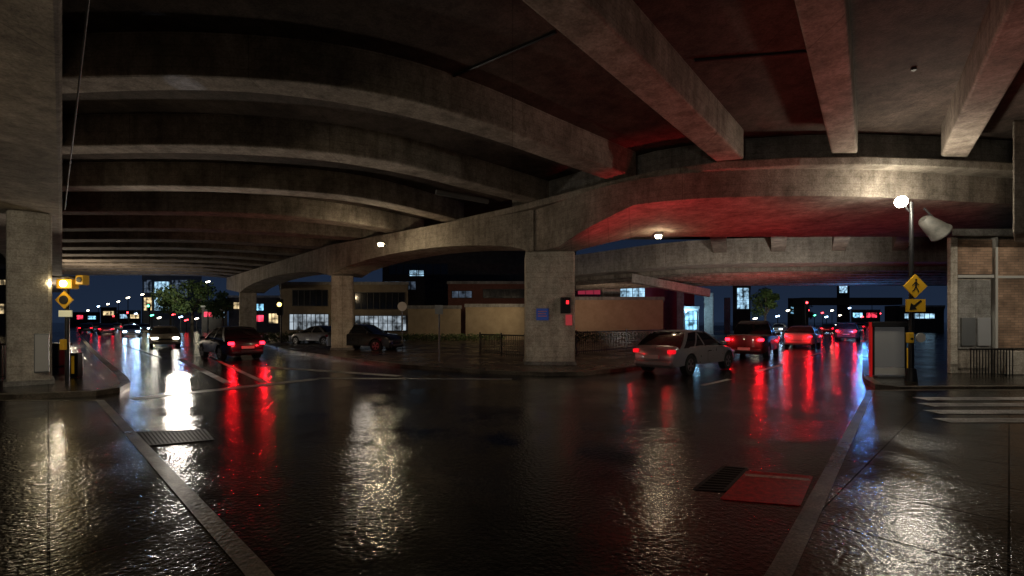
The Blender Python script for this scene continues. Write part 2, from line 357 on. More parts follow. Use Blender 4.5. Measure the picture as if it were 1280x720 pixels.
for x,y in((640,270),(700,255),(760,240),(820,227),(900,216),(1000,211),(1080,210),(1180,213),(1270,218),(1400,220)):
    a=at(x,y,6.0); a=a+Vector((a.x,a.y,0)).normalized()*.35; b=a+Vector((a.x,a.y,0)).normalized()*.4
    secs.append([(a.x,a.y,6.24),(a.x,a.y,DK+.02),(b.x,b.y,DK+.02),(b.x,b.y,6.24)])
ew=loft('end_diaphragm',secs,CONC_G); meta(ew,'grey concrete end wall closing the bays between beams','wall')
near=[(655,289),(690,280),(740,265),(800,253),(880,245),(1000,242),(1100,243),(1200,248),(1300,254),(1400,258)]
secs=[]
def hz_(x):
    if x<=700: return 4.42
    if x>=795: return 5.25
    t=(x-700)/95; return 4.42+.83*(t**.8)
for x in(657,680,700,712,724,736,748,760,772,784,795,820,850,900,960,1020,1100,1180,1260,1400):
    a=at(x,interp(near,x),5.25); a.y+=.25; zb=hz_(x)
    b=atd(x,19.8,5.25); zt=6.0
    secs.append([(a.x,a.y,zb),(a.x,a.y,zt),(b.x,b.y,zt),(b.x,b.y,zb)])
g2=loft('bridge_girder',secs,CONC,smooth=True); meta(g2,'wide concrete box girder with red-lit underside spanning the road','girder')
for x in(895,975,1058,1140,1225):
    a=atd(x,19.9,SO);b=atd(x*.9+95,30,SO)
    w_=.4
    o=loft('concrete_beam',[[(p.x-w_,p.y,SO-.35),(p.x-w_,p.y,DK+.1),(p.x+w_,p.y,DK+.1),(p.x+w_,p.y,SO-.35)] for p in(a,b)],CONC); meta(o,'short concrete beam glimpsed between two box girders','beam','short beams between girders')
near=[(640,350),(740,342),(820,334),(890,330),(1000,328),(1180,327),(1400,327)]
secs=[]
for x in range(700,1401,40):
    a=at(x,interp(near,x),5.25); b=atd(x,max(47,a.y+6),5.25)
    secs.append([(a.x,a.y,5.25),(a.x,a.y,6.75),(b.x,b.y,6.75),(b.x,b.y,5.25)])
g3=loft('bridge_girder',secs,CONC_L); meta(g3,'second concrete overpass girder crossing farther along the road','girder')
for i in range(7):
    secs=[]
    for x in range(720,1301,40):
        a=at(x,interp(near,x),5.25); D=a.y+2.2+i*1.9; q=atd(x,D,5)
        secs.append([(q.x,q.y,4.95),(q.x,q.y,5.245),(q.x,q.y+.5,5.245),(q.x,q.y+.5,4.95)])
    o=loft('concrete_beam',secs,CONC_P); meta(o,'cross rib on the underside of the second overpass','beam','ribs under the second overpass')
a=atd(790,33,zof(347,33)); b=atd(888,40,zof(366,40))
o=loft('haunch_strut',[[(p.x,p.y,p.z-.3),(p.x,p.y,p.z+.3),(p.x+.3,p.y+1.2,p.z+.3),(p.x+.3,p.y+1.2,p.z-.3)] for p in(a,b)],CONC_L); meta(o,'pale sloping concrete haunch under the second overpass','strut')
def pier(x0,x1,base,ztop,dep,label,face=False,mat=None):
    D=F*EYE/(base-HZ); uc=(x0+x1)/2; th=math.atan((uc-640)/F)
    fc=atd(uc,D,0)
    if face:
        c=math.cos(th); dirv=Vector((fc.x,fc.y,0)).normalized(); ctr=fc+dirv*dep/2; wv=(x1-x0)*D*c/F; rz=-th
    else:
        ctr=fc+Vector((0,dep/2,0)); wv=(x1-x0)*D/F; rz=0
    root=empty('bridge_pier',(ctr.x,ctr.y,0),rz); meta(root,label,'pier'); hw=wv/2
    box('shaft',(-hw,-dep/2,0),(hw,dep/2,ztop),mat or CONC_P,root,bevel=.08)
    box('plinth',(-hw-.05,-dep/2-.05,0),(hw+.05,dep/2+.05,.24),CONC_G,root,bevel=.03)
    return root
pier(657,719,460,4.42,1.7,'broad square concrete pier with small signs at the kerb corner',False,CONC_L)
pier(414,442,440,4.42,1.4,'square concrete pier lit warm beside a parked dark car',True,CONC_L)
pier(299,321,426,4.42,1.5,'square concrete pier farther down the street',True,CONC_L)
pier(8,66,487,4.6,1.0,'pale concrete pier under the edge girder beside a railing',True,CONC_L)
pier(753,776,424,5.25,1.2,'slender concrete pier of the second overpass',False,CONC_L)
pier(846,855,421,5.25,.8,'thin pale concrete pier of the second overpass',True,CONC_L)
pier(880,892,420,5.25,.8,'thin pale concrete pier of the second overpass',True,CONC_L)
pier(905,913,417,5.25,.8,'thin pale concrete pier of the second overpass',True)
a=atd(1266,12.6,0); b=atd(1268,14,0)
o=prism('abutment_block',[(a.x,12.6),(a.x+8,12.6),(b.x+8,14),(b.x,14)],zof(292,12.6),DK,CONC_P,bevel=.05); meta(o,'concrete bearing block where the girder meets the building','concrete block')
o=cyl('hanging_cable',atd(112,4.5,zof(-10,4.5)),atd(81,12,zof(262,12)),.012,.012,TRIM,seg=6); meta(o,'thin black cable hanging beside the edge girder','cable')
o=cyl('drain_pipe',at(545,240,6.3),at(610,252,6.2),.09,.09,GREYM); meta(o,'pale drain pipe fixed under the deck beams','pipe')
# ------------------------------------------------------------------ luminaires
def point(n,loc,e,col,r=.1,parent=None):
    l=bpy.data.lights.new(n,'POINT'); l.energy=e; l.color=col; l.shadow_soft_size=r
    o=bpy.data.objects.new(n,l); o.location=loc; link(o,parent); return o
def spot(n,loc,target,e,col,ang=60,r=.05,blend=.6):
    l=bpy.data.lights.new(n,'SPOT'); l.energy=e; l.color=col; l.shadow_soft_size=r; l.spot_size=math.radians(ang); l.spot_blend=blend
    o=bpy.data.objects.new(n,l); o.location=loc; o.rotation_euler=(Vector(target)-Vector(loc)).to_track_quat('-Z','Y').to_euler(); link(o); return o
def bay_lamp(u,v,z,e):
    p=at(u,v,z); root=empty('ceiling_lamp',p); meta(root,'small lit lamp fixed under the overpass girder','lamp','lamps under the overpass')
    box('housing',(-.16,-.1,.05),(.16,.1,.16),GREYM,root,bevel=.02)
    V,Fc=cylmesh((0,0,-.05),(0,0,.05),.1,.13,16); meshobj('lens',V,Fc,WARM,root)
    box('bracket',(-.03,.1,.08),(.03,.9,.14),GREYM,root)
    point('lamp_light',tuple(p+Vector((0,-.05,-.2))),e,(1,.8,.52),.06)
bay_lamp(476,306,5.1,120); bay_lamp(823,296,5.05,25)
b=at(1139,482); root=empty('street_lamp',(b.x,b.y,.12)); meta(root,'black post street lamp with bright globe and yellow warning signs','street lamp')
cyl('post',(0,0,0),(0,0,4.9),.07,.045,BLACK,root)
cyl('base_collar',(0,0,0),(0,0,.35),.15,.11,BLACK,root)
hz=zof(254,b.y)-.12; hx=(1121-1139)/F*b.y
cyl('arm',(0,0,4.6),(hx*.8,0,hz+.05),.03,.03,BLACK,root)
bm=bmesh.new(); bmesh.ops.create_uvsphere(bm,u_segments=16,v_segments=10,radius=.15); me=bpy.data.meshes.new('globe'); bm.to_mesh(me); bm.free(); me.materials.append(LAMPW)
gl_=bpy.data.objects.new('globe',me); link(gl_,root); gl_.location=(hx,-.15,hz)
point('lamp_light',(b.x+hx,b.y-.6,hz-.1),170,(1,.9,.72),.1)
def diamond(loc,s,mat,n,label,cat,sym=None,rz=0):
    root=empty(n,loc,rz); meta(root,label,cat)
    V=[(0,-.02,-s),(s,-.02,0),(0,-.02,s),(-s,-.02,0)]; V+=[(x,.01,z) for x,_,z in V]
    meshobj('panel',V,[(0,1,2,3),(7,6,5,4)]+[(i,4+i,4+(i+1)%4,(i+1)%4) for i in range(4)],mat,root)
    if sym: sym(root,s)
    return root
def walker(root,s):
    y=-.03
    V,Fc=cylmesh((.02*s,y,.52*s),(.02*s,y-.005,.52*s),.1*s,.1*s,12); meshobj('symbol_head',V,Fc,TRIM,root)
    pts=[(-.05,.4),(.08,.4),(.14,.25),(.3,.1),(.26,.04),(.1,.15),(.08,-.08),(.24,-.34),(.3,-.52),(.2,-.52),(.13,-.34),(0,-.15),(-.1,-.36),(-.28,-.5),(-.33,-.42),(-.18,-.3),(-.08,-.05),(-.07,.2),(-.2,.08),(-.3,.0),(-.33,.07),(-.2,.2)]
    meshobj('symbol_figure',[(x*s,y,z*s) for x,z in pts],[tuple(range(len(pts)))],TRIM,root)
diamond((b.x+.02,b.y-.1,zof(358,b.y)),.32,YEL,'crossing_sign','yellow diamond pedestrian crossing sign on the lamp post','sign',walker)
root=empty('arrow_sign',(b.x+.03,b.y-.1,zof(382,b.y))); meta(root,'yellow rectangular sign with black diagonal arrow on lamp post','sign')
box('panel',(-.26,-.02,-.17),(.26,.01,.17),YEL,root)
meshobj('arrow_symbol',[(.17,-.025,.12),(.12,-.025,.15),(-.06,-.025,.01),(-.14,-.025,.07),(-.18,-.025,-.13),(.03,-.025,-.11),(-.02,-.025,-.05)],[(0,1,2,3,4,5,6)],TRIM,root)
root=empty('push_button',(b.x-.12,b.y-.1,zof(422,b.y))); meta(root,'yellow crossing push-button box on the lamp post','push button')
box('housing',(-.07,-.06,-.14),(.07,.06,.14),YEL,root,.02); cyl('button',(0,-.08,-.03),(0,-.061,-.03),.035,.035,BLACK,root,12)
root=empty('round_sign',(b.x+.2,b.y-.05,zof(422,b.y))); meta(root,'small round white disc bracketed to the lamp post','sign')
cyl('disc',(0,-.03,0),(0,0,0),.13,.13,WHITE,root,24); box('bracket',(-.2,0,-.02),(0,.02,.02),BLACK,root)
b2=at(1131,470); root=empty('bollard',(b2.x,b2.y,.12)); meta(root,'yellow steel bollard beside the lamp post','bollard')
cyl('post',(0,0,0),(0,0,.75),.1,.1,YEL,root); cyl('cap',(0,0,.75),(0,0,.8),.1,.05,YEL,root)
D=14.2; x0=(1089-640)/F*D; x1=(1131-640)/F*D
root=empty('notice_board',((x0+x1)/2,D,.12)); meta(root,'grey free-standing notice panel with dark top and red edge','notice board')
hw=(x1-x0)/2; zt=zof(402,D)-.12
box('panel',(-hw+.05,-.05,.28),(hw-.05,.05,zt-.16),simple('panel_grey',(.26,.26,.25),.5,emit=(.8,.8,.8),es=.025),root)
REDF=simple('frame_red',(.5,.02,.02),.4,emit=(1,.02,.02),es=.2)
for s_ in(-1,1): box('frame',(min(s_*hw,s_*(hw-.05)),-.07,.05),(max(s_*hw,s_*(hw-.05)),.07,zt-.16),TRIM,root)
box('top_cap',(-hw-.02,-.12,zt-.158),(hw+.02,.12,zt),TRIM,root,.02)
box('edge_strip',(-hw-.03,-.05,0),(-hw-.002,.05,zt-.02),REDF,root)
box('lower_panel',(-hw+.051,-.06,.06),(hw-.051,.05,.27),WHITE,root)
box('foot',(-hw,-.25,0),(hw,.25,.045),GREYM,root)
D=13.4; q=atd(1167,D,zof(284,D))
root=empty('floodlight',q); meta(root,'grey drum floodlight tilted under the girder end','floodlight')
R=Matrix.Rotation(math.radians(38),3,'Y')
secs=[]
for t,wv in((-.38,.11),(-.32,.17),(-.05,.23),(.22,.27),(.24,.29),(.28,.29)):
    ring=[]
    for i in range(20):
        an=2*math.pi*i/20; ring.append(R@Vector((t,math.cos(an)*wv,math.sin(an)*wv)))
    secs.append(ring)
loft('hood',secs,dull('hood_grey',(.05,.05,.046),(.1,.095,.085),.6,.3,6,.3),root,smooth=True)
cyl('lens_face',R@Vector((.281,0,0)),R@Vector((.295,0,0)),.25,.25,TRIM,root,20)
cyl('bracket',R@Vector((-.1,0,.18)),(0,.3,.6),.03,.03,TRIM,root)
# ------------------------------------------------------------------ buildings
DARKW=simple('dark_window',(.012,.014,.018),.12,spec=.7)
def building(n,label,x0,x1,D,dep,ytop,wallmat,wins,roof=True,cat='building'):
    X0=(x0-640)/F*D; X1=(x1-640)/F*D; H=zof(ytop,D)
    root=empty(n,((X0+X1)/2,D,0)); meta(root,label,cat); hw=(X1-X0)/2; c=(X0+X1)/2; kf=(D+dep)/D
    prism('wall',[(-hw,0),(hw,0),(X1*kf-c,dep),(X0*kf-c,dep)],0,H,wallmat,root)
    if roof: prism('parapet',[(-hw-.1,-.12),(hw+.1,-.12),(X1*kf-c,dep),(X0*kf-c,dep)],H+.003,H+.3,CONC_G,root)
    for (a,b_,t,bt,mat,nv,nh) in wins:
        wx0=(a-640)/F*D-c; wx1=(b_-640)/F*D-c; wz1=zof(t,D); wz0=zof(bt,D)
        wd=empty('window',(0,0,0)); wd.parent=root
        box('pane',(wx0,-.04,wz0),(wx1,-.006,wz1),mat,wd)
        bars=[]
        bars+= [((wx0-.05,-.1,wz0-.07),(wx1+.05,-.002,wz0)),((wx0-.05,-.1,wz1),(wx1+.05,-.002,wz1+.06))]
        for i in range(nv+1):
            xx=wx0+(wx1-wx0)*i/nv; bars.append(((xx-.035,-.09,wz0-.01),(xx+.035,-.045,wz1+.01)))
        for i in range(1,nh):
            zz=wz0+(wz1-wz0)*i/nh; bars.append(((wx0-.03,-.085,zz-.025),(wx1+.03,-.05,zz+.025)))
        boxes('frame',bars,TRIM,wd)
    return root
TAN=dull('tan_render',(.3,.235,.15),(.4,.32,.21),.8,.2,1.5,.2)
TAND=dull('dim_beige_render',(.16,.13,.095),(.23,.19,.135),.8,.2,1.5,.2)
BRN=dull('brown_render',(.27,.18,.115),(.34,.235,.155),.8,.2,1.5,.2)
DRK=dull('dark_cladding',(.03,.028,.028),(.06,.052,.05),.8,.2,2,.2)
RDW=dull('red_cladding',(.3,.035,.05),(.4,.06,.08),.8,.2,2,.2)
RBR=dull('reddish_brown_cladding',(.12,.05,.038),(.17,.075,.058),.8,.2,2,.2)
PALE=dull('pale_render',(.38,.39,.41),(.5,.5,.5),.8,.2,2,.2)
LW=litglass('shop_glass_white',(.75,.88,1),.5); LWW=litglass('window_warm',(1,.75,.4),1.2); LB=litglass('window_blue',(.45,.75,1),1.3); LC=litglass('window_cyan',(.3,.7,1),2.0)
LD=litglass('window_dim',(.4,.55,.8),.18); LR=litglass('sign_red_lit',(1,.05,.1),2.5)
building('shop_building','low dim beige shop building with lit glass front',350,510,50,14,356,TAND,[(362,411,393,412,LW,9,2),(444,508,395,413,LW,11,2),(366,410,363,382,DARKW,6,1),(444,506,366,386,DARKW,8,1)])
building('garden_wall','tan rendered boundary wall with a plain top',510,576,43,.5,386,TAN,[],cat='wall')
building('garden_wall','tan rendered boundary wall lit from in front',582,662,43,.5,384,TAN,[],cat='wall')
building('office_building','tall dark office block with a few lit windows',478,720,60,20,296,DRK,[(486,560,330,343,DARKW,8,1),(480,520,352,362,LD,6,1),(512,530,338,345,LB,2,1)])
building('street_building','reddish brown low building with dark window strip',560,660,52,7,355,RBR,[(604,656,362,372,DARKW,6,1),(565,590,364,372,LD,3,1)])
building('brown_building','tan brown rendered low building with blank lit wall',716,829,45,9,375,BRN,[])
building('shop_building','dark red building with a band of lit windows',718,868,62,12,349,RDW,[(775,806,355,373,LB,4,2),(722,752,356,368,simple('window_red',(.1,.0,.02),.2,emit=(.6,.05,.1),es=.4),3,1)])
building('glass_kiosk','bright white glazed kiosk beside the road',855,873,58,4,386,PALE,[(856,871,389,412,LC,3,2)],cat='kiosk')
building('office_building','tall pale building with lit windows behind the trees',178,252,140,30,343,PALE,[(180,190,350,366,LD,3,3),(193,212,352,366,LB,4,3),(215,235,350,372,LD,5,4),(193,212,372,388,LB,4,2),(180,190,372,388,LWW,3,2)])
building('office_building','dark street building with small lit windows',286,352,70,20,372,DRK,[(292,306,378,386,LWW,3,1),(318,330,380,388,LC,2,1),(336,348,392,404,LWW,3,1),(300,330,394,402,LR,4,1)])
building('office_building','tall dark building with glowing blue windows by the road',916,938,90,20,356,DRK,[(921,936,360,386,LB,4,5)])
building('street_building','row of low dark street buildings with shop lights',-200,12,60,20,335,DRK,[(-4,8,350,356,LWW,2,1),(-10,6,380,392,LWW,2,1)])
building('street_building','low dark roadside building with lit signs',985,1003,120,20,374,DRK,[(988,1000,383,392,LC,3,1)])
building('street_building','low dark roadside building with a lit shop band',1125,1180,75,20,384,DRK,[(1130,1168,392,398,LB,6,1)])
building('street_building','distant dark low building beside the street',84,125,170,20,391,DRK,[(96,104,394,399,LR,2,1),(110,120,395,399,LC,3,1)])
building('street_building','distant narrow building with warm lit windows',126,146,150,20,385,DRK,[(129,143,389,394,LWW,3,1)])
building('street_building','distant low shop with cool lit windows',147,176,130,20,389,DRK,[(150,160,393,398,LB,3,1),(163,174,393,398,LWW,3,1)])
building('street_building','distant low building with red and blue shop signs',252,284,90,15,384,DRK,[(255,266,390,396,LR,2,1),(270,281,390,397,LB,3,1)])
building('street_building','distant tower with a few lit windows on the skyline',1046,1062,230,20,352,DRK,[(1049,1059,356,366,LB,3,3)])
building('street_building','distant building with coloured lit signs by the road',1064,1100,170,20,388,DRK,[(1066,1078,391,397,LC,3,1),(1083,1096,391,397,LR,3,1)])
D=95; X0=(1003-640)/F*D; X1=(1128-640)/F*D
root=empty('foot_bridge',((X0+X1)/2,D,0)); meta(root,'dark bridge crossing the road in the distance','bridge'); hw=(X1-X0)/2
box('deck',(-hw,0,zof(381,D)),(hw,3,zof(372,D)),DRK,root); box('bridge_support',(-hw,0,0),(-hw+1.2,3,zof(382,D)),DRK,root); box('bridge_support',(hw-1.2,0,0),(hw,3,zof(382,D)),DRK,root)
D=15.2; k=D/F; sl=(1185-640)/F
root=empty('brick_building',((1185-640)*k,D,.12)); meta(root,'brick and concrete corner building with pale bands','building')
def lx(u): return (u-1185)*k
def lz(v): return zof(v,D)-.12
W=lx(1440)
prism('wall',[(0,.02),(W,.02),(W+5,9),(9*sl*1.03,9)],0,lz(297),CONC_P,root)
box('corner_column',(-.02,-.12,0),(lx(1193),.018,lz(297)),CONC_L,root,bevel=.02)
BRK=brick('brown_brick')
box('brick_panel',(lx(1195),-.06,lz(343)),(lx(1238),.018,lz(300)),BRK,root)
box('brick_panel',(lx(1244),-.07,lz(435)),(W,.018,lz(300)),BRK,root)
TRL=simple('pale_trim',(.45,.45,.42),.5)
box('band',(lx(1194),-.1,lz(347.5)),(lx(1238.8),-.001,lz(344)),TRL,root)
box('band',(lx(1242.2),-.11,lz(348)),(W,-.071,lz(345)),TRL,root)
box('downpipe',(lx(1239),-.14,lz(436)),(lx(1242),-.001,lz(297)),TRL,root)
prism('roof_edge',[(-.15,-.3),(W,-.3),(W+5,9),(9*sl*1.03,9)],lz(297)+.003,lz(288),CONC_G,root,bevel=.03)
box('lower_panel',(lx(1196),-.04,lz(436)),(lx(1237),.018,lz(350)),CONC_G,root)
box('cabinet',(lx(1199),-.1,lz(432)),(lx(1216),-.041,lz(397)),GREYM,root,bevel=.01)
box('cabinet',(lx(1219),-.1,lz(432)),(lx(1235),-.041,lz(397)),simple('door_pale',(.3,.31,.32),.5),root,bevel=.01)
box('base',(lx(1239),-.5,0),(W,-.075,lz(438)),CONC_L,root,bevel=.03)
root=empty('handrail',(lx(1187)+(1185-640)*k,D-.7,.12)); meta(root,'black steel railing in front of the brick building','railing')
L_=lx(1237)-lx(1187)
cyls('pickets',[((L_*i/14,0,0),(L_*i/14,0,.78),.014) for i in range(15)],BLACK,root)
cyls('rail',[((0,0,.8),(L_,0,.8),.025)],BLACK,root)
def fence(u0,v0,u1,v1,h,label,n):
    a=at(u0,v0);b_=at(u1,v1); root=empty('railing',(a.x,a.y,.12)); meta(root,label,'railing'); d=Vector((b_.x-a.x,b_.y-a.y,0))
    cyls('pickets',[(d*(i/n),d*(i/n)+Vector((0,0,h)),.018) for i in range(n+1)],BLACK,root,6)
    cyls('rail',[(Vector((0,0,h)),d+Vector((0,0,h)),.03)],BLACK,root); cyls('rail',[(Vector((0,0,.12)),d+Vector((0,0,.12)),.025)],BLACK,root)
    for t in(0,.5,1): cyls('post',[(d*t,d*t+Vector((0,0,h+.1)),.04)],BLACK,root)
fence(600,446,656,451,1.0,'black metal railing beside the central pier',26)
fence(720,446,832,436,1.1,'long black metal railing behind the wet corner',60)
fence(-40,483,36,480,1.0,'black metal railing beside the pale pier',22)
def leafmat():
    m,N,L,p=newmat('foliage')
    oi=N.new('ShaderNodeNewGeometry'); r=N.new('ShaderNodeValToRGB'); r.color_ramp.elements[0].color=(.015,.035,.01,1); r.color_ramp.elements[1].color=(.1,.14,.035,1)
    L.new(oi.outputs['Random Per Island'],r.inputs[0]); L.new(r.outputs[0],p.inputs['Base Color']); p.inputs['Roughness'].default_value=.6
    return m
LEAF=leafmat(); BARK=simple('bark',(.06,.045,.03),.9)
def leaves(n,blobs,cnt,size,parent):
    V=[];Fc=[]
    for _ in range(cnt):
        c,rr=random.choice(blobs)
        d=Vector((random.gauss(0,1),random.gauss(0,1),random.gauss(0,1))).normalized()*(random.random()**.45)
        p=Vector(c)+Vector((d.x*rr[0],d.y*rr[1],d.z*rr[2]))
        a=Vector((random.gauss(0,1),random.gauss(0,1),random.gauss(0,1))).normalized(); b_=a.orthogonal().normalized(); s=size*random.uniform(.6,1.4)
        k=len(V); V+=[p-a*s,p+b_*s*.5,p+a*s,p-b_*s*.5]; Fc.append((k,k+1,k+2,k+3))
    me=bpy.data.meshes.new(n); me.from_pydata([tuple(v) for v in V],[],Fc); me.materials.append(LEAF); o=bpy.data.objects.new(n,me); link(o,parent); return o
def tree(u,D,ytop,wpx,label):
    H=zof(ytop,D); X=(u-640)/F*D; R_=wpx/F*D/2
    root=empty('street_tree',(X,D,0)); meta(root,label,'tree')
    V=[];Fc=[]
    def seg(p,q,r0,r1):
        v,f=cylmesh(p,q,r0,r1,8); k=len(V); V.extend(v); Fc.extend([tuple(i+k for i in x) for x in f])
    seg((0,0,0),(.1,0,H*.38),.03*H,.02*H); blobs=[]
    for i in range(9):
        a=i*2.4+random.random(); rad=R_*random.uniform(.3,.75); z=H*random.uniform(.42,.86)
        q=(math.cos(a)*rad,math.sin(a)*rad,z); seg((.1,0,H*.36),q,.013*H,.004*H); rr=R_*random.uniform(.3,.48)
        blobs.append((q,(rr,rr,rr*.75)))
    blobs.append(((0,0,H*.85),(R_*.4,R_*.4,H*.13)))
    meshobj('trunk',V,Fc,BARK,root); leaves('crown',blobs,2600,.02*H+.05,root)
tree(240,95,348,78,'leafy green street tree lit from below beside the road'); tree(278,70,362,40,'small green street tree near the far pier'); tree(213,110,366,34,'small leafy tree in front of pale building')
tree(956,75,358,42,'leafy street tree lit from in front'); tree(150,150,390,26,'distant dark roadside tree')
tree(1000,110,372,30,'distant dark roadside tree')
o=empty('hedge',at(380,430)+Vector((0,0,.12))); meta(o,'low clipped green hedge in front of the shop','hedge')
leaves('foliage_mass',[((i*.7-3.5,0,.4),(.6,.4,.45)) for i in range(12)],3000,.07,o)
o=empty('hedge',at(770,428)+Vector((0,0,.12))); meta(o,'low dark hedge behind the black railing','hedge')
leaves('foliage_mass',[((i*.8-4,0,.4),(.6,.4,.45)) for i in range(12)],3000,.08,o)
o=empty('hedge',at(560,428)+Vector((0,0,.12))); meta(o,'long low dark hedge along the tan wall','hedge')
leaves('foliage_mass',[((i*.8-4.5,0,.3),(.6,.4,.35)) for i in range(12)],3000,.08,o)
def post_sign(u,base,ytop,kind,label,cat):
    b_=at(u,base); D=b_.y; root=empty('sign_post',(b_.x,D,.1)); meta(root,label,cat); H=zof(ytop,D)-.1
    cyl('post',(0,0,0),(0,0,H),.035,.035,GREYM,root,10)
    if kind=='round': cyl('sign_face',(0,-.06,H-.05),(0,-.04,H-.05),.28,.28,WHITE,root,24)
    if kind=='flat': box('sign_face',(-.16,-.06,H-.35),(.16,-.04,H+.02),GREYM,root)
post_sign(503,438,382,'round','grey post with round pale sign by the tan wall','sign')
post_sign(549,456,382,'flat','thin grey post with small rectangular sign at the kerb','sign')
post_sign(351,428,338,'none','tall slender dark pole on the far kerb','pole')
D=18.1-.03
root=empty('wall_sign',(atd(678,D).x,D,zof(393,D))); meta(root,'small blue sign with white lettering fixed to the pier','sign')
box('panel',(-.23,-.03,-.22),(.23,0,.22),simple('sign_blue',(.03,.08,.35),.4,emit=(.05,.1,.4),es=.1),root)
LET=simple('lettering_red',(.6,.2,.2),.5)
for i in range(3): box('lettering',(-.17,-.035,.1-i*.09),(.17-.05*(i%2),-.031,.13-i*.09),LET,root)
root=empty('pedestrian_signal',(atd(705,D).x,D-.15,zof(382,D))); meta(root,'black pedestrian signal box with a red lit face on pier','signal')
box('housing',(-.15,-.12,-.3),(.22,.12,.3),BLACK,root,bevel=.02)
REDL=simple('signal_red_lit',(.5,0,0),.4,emit=(1,.02,.03),es=2)
box('lens',(.05,-.135,.05),(.15,-.121,.18),REDL,root); box('visor',(-.02,-.25,.23),(.19,-.12,.25),BLACK,root)
root=empty('wall_sign',(atd(711,D).x,D,zof(400,D))); meta(root,'small red lit notice on the pier','sign')
box('panel',(-.12,-.04,-.2),(.12,0,.2),simple('sign_red',(.4,.04,.05),.5,emit=(1,.1,.12),es=.2),root)
b_=at(84,482); root=empty('traffic_signal',(b_.x,b_.y,.12)); meta(root,'signal post with amber lamp and yellow sign boards','traffic signal'); D=b_.y
cyl('post',(0,0,0),(0,0,zof(345,D)-.12),.05,.05,BLACK,root)
def zz(v): return zof(v,D)-.12
def xx(u): return (u-84)/F*D
box('signal_head',(xx(75),-.12,zz(361)),(xx(95),.1,zz(349)),YEL,root,bevel=.02)
cyl('lens',((xx(74)+xx(96))/2,-.16,zz(355)),((xx(74)+xx(96))/2,-.121,zz(355)),.09,.09,simple('lens_bright',(1,1,1),.4,emit=(1,.85,.45),es=8),root)
box('visor',(xx(73),-.25,zz(348)),(xx(97),.1,zz(346)),BLACK,root)
box('side_signal',(xx(98),-.1,zz(356)),(xx(108),.1,zz(344)),YEL,root,bevel=.02)
cyl('side_lens',(xx(103),-.12,zz(350)),(xx(103),-.101,zz(350)),.07,.07,TRIM,root)
box('sign_plate',(xx(77),-.09,zz(396)),(xx(93),-.06,zz(388)),simple('plate_glow',(.7,.7,.5),.5,emit=(1,.95,.6),es=.25),root)
s=.24
meshobj('diamond_plate',[(0,-.1,zz(375)-s),(s,-.1,zz(375)),(0,-.1,zz(375)+s),(-s,-.1,zz(375)),(0,-.06,zz(375)-s),(s,-.06,zz(375)),(0,-.06,zz(375)+s),(-s,-.06,zz(375))],[(0,1,2,3),(7,6,5,4),(0,4,5,1),(1,5,6,2),(2,6,7,3),(3,7,4,0)],YEL,root)
cyl('diamond_symbol',(0,-.115,zz(375)),(0,-.101,zz(375)),.12,.12,TRIM,root)
box('push_button',(-.09,-.14,zz(437)),(.05,-.05,zz(424)),YEL,root,.02)
point('signal_light',(b_.x+.02,b_.y-.5,zof(356,D)),14,(1,.8,.45),.02)
b_=at(95,476); root=empty('bollard',(b_.x,b_.y,.12)); meta(root,'black bollard with yellow reflective band beside the pier','bollard')
box('post',(-.13,-.1,0),(.13,.1,.7),BLACK,root,.02); box('yellow_band',(-.04,-.11,.1),(.04,-.101,.62),YEL,root)
b_=at(71,462); root=empty('litter_bin',(b_.x,b_.y,.12)); meta(root,'dark litter bin next to the pier','bin')
box('bin_body',(-.25,-.25,0),(.3,.25,.75),BLACK,root,.04); box('lid',(-.28,-.28,.76),(.33,.28,.85),TRIM,root,.02)
th=math.atan((52-640)/F); D=12.35; q=atd(52,D,.95); q=q-Vector((q.x,q.y,0)).normalized()*.11
root=empty('utility_cabinet',q,-th); meta(root,'grey electrical cabinet fixed to the pier','cabinet')
box('cabinet_body',(-.14,-.1,-.5),(.14,.1,.5),GREYM,root,.02); box('door_panel',(-.12,-.115,-.46),(.12,-.101,.46),simple('cab_door',(.45,.45,.43),.5),root)
def far_lamp(u,v,D,mat,label,r=1.0):
    z=zof(v,D); X=(u-640)/F*D; root=empty('street_lamp',(X,D,0)); meta(root,label,'street lamp','distant street lamps')
    cyl('post',(0,0,0),(0,0,z),.1,.07,BLACK,root,8); cyl('lamp_head',(-.3,0,z-.1),(.3,0,z+.05),.15*D/80*r,.13*D/80*r,mat,root,8)
FW=simple('far_white',(1,1,1),.5,emit=(1,.88,.62),es=14); FBl=simple('far_blue',(1,1,1),.5,emit=(.45,.7,1),es=14); FR=simple('far_red',(1,0,0),.5,emit=(1,.04,.05),es=12); FG=simple('far_green',(0,1,.5),.5,emit=(.1,1,.5),es=10)
for u,v,D,m_ in((260,352,80,FW),(178,368,120,FW),(148,377,150,FW),(110,388,190,FW),(123,383,170,FBl),(135,380,140,FW),(97,391,210,FW),(160,372,100,FW),(190,394,100,FG),(199,397,90,FW),(226,396,90,FBl),(233,400,85,FR),(142,395,150,FR),(152,396,150,FW),(117,395,190,FR),(170,392,130,FBl),(104,396,200,FW),(217,393,100,FR),(246,398,90,FW),(1062,385,150,FBl),(1090,377,120,FW),(1108,385,160,FBl),(1040,388,160,FW),(1120,390,180,FW),(1010,388,110,FR),(1085,391,200,FW),(1100,392,220,FR),(1072,390,190,FBl),(985,388,100,FW),(1028,391,160,FR),(1050,394,180,FW),(1114,396,150,FW),(1018,394,130,FG),(944,398,80,FW),(972,395,90,FBl),(1033,396,120,FBl),(1078,396,160,FR)):
    far_lamp(u,v,D,m_,'distant lit street lamp on a thin post',.7)
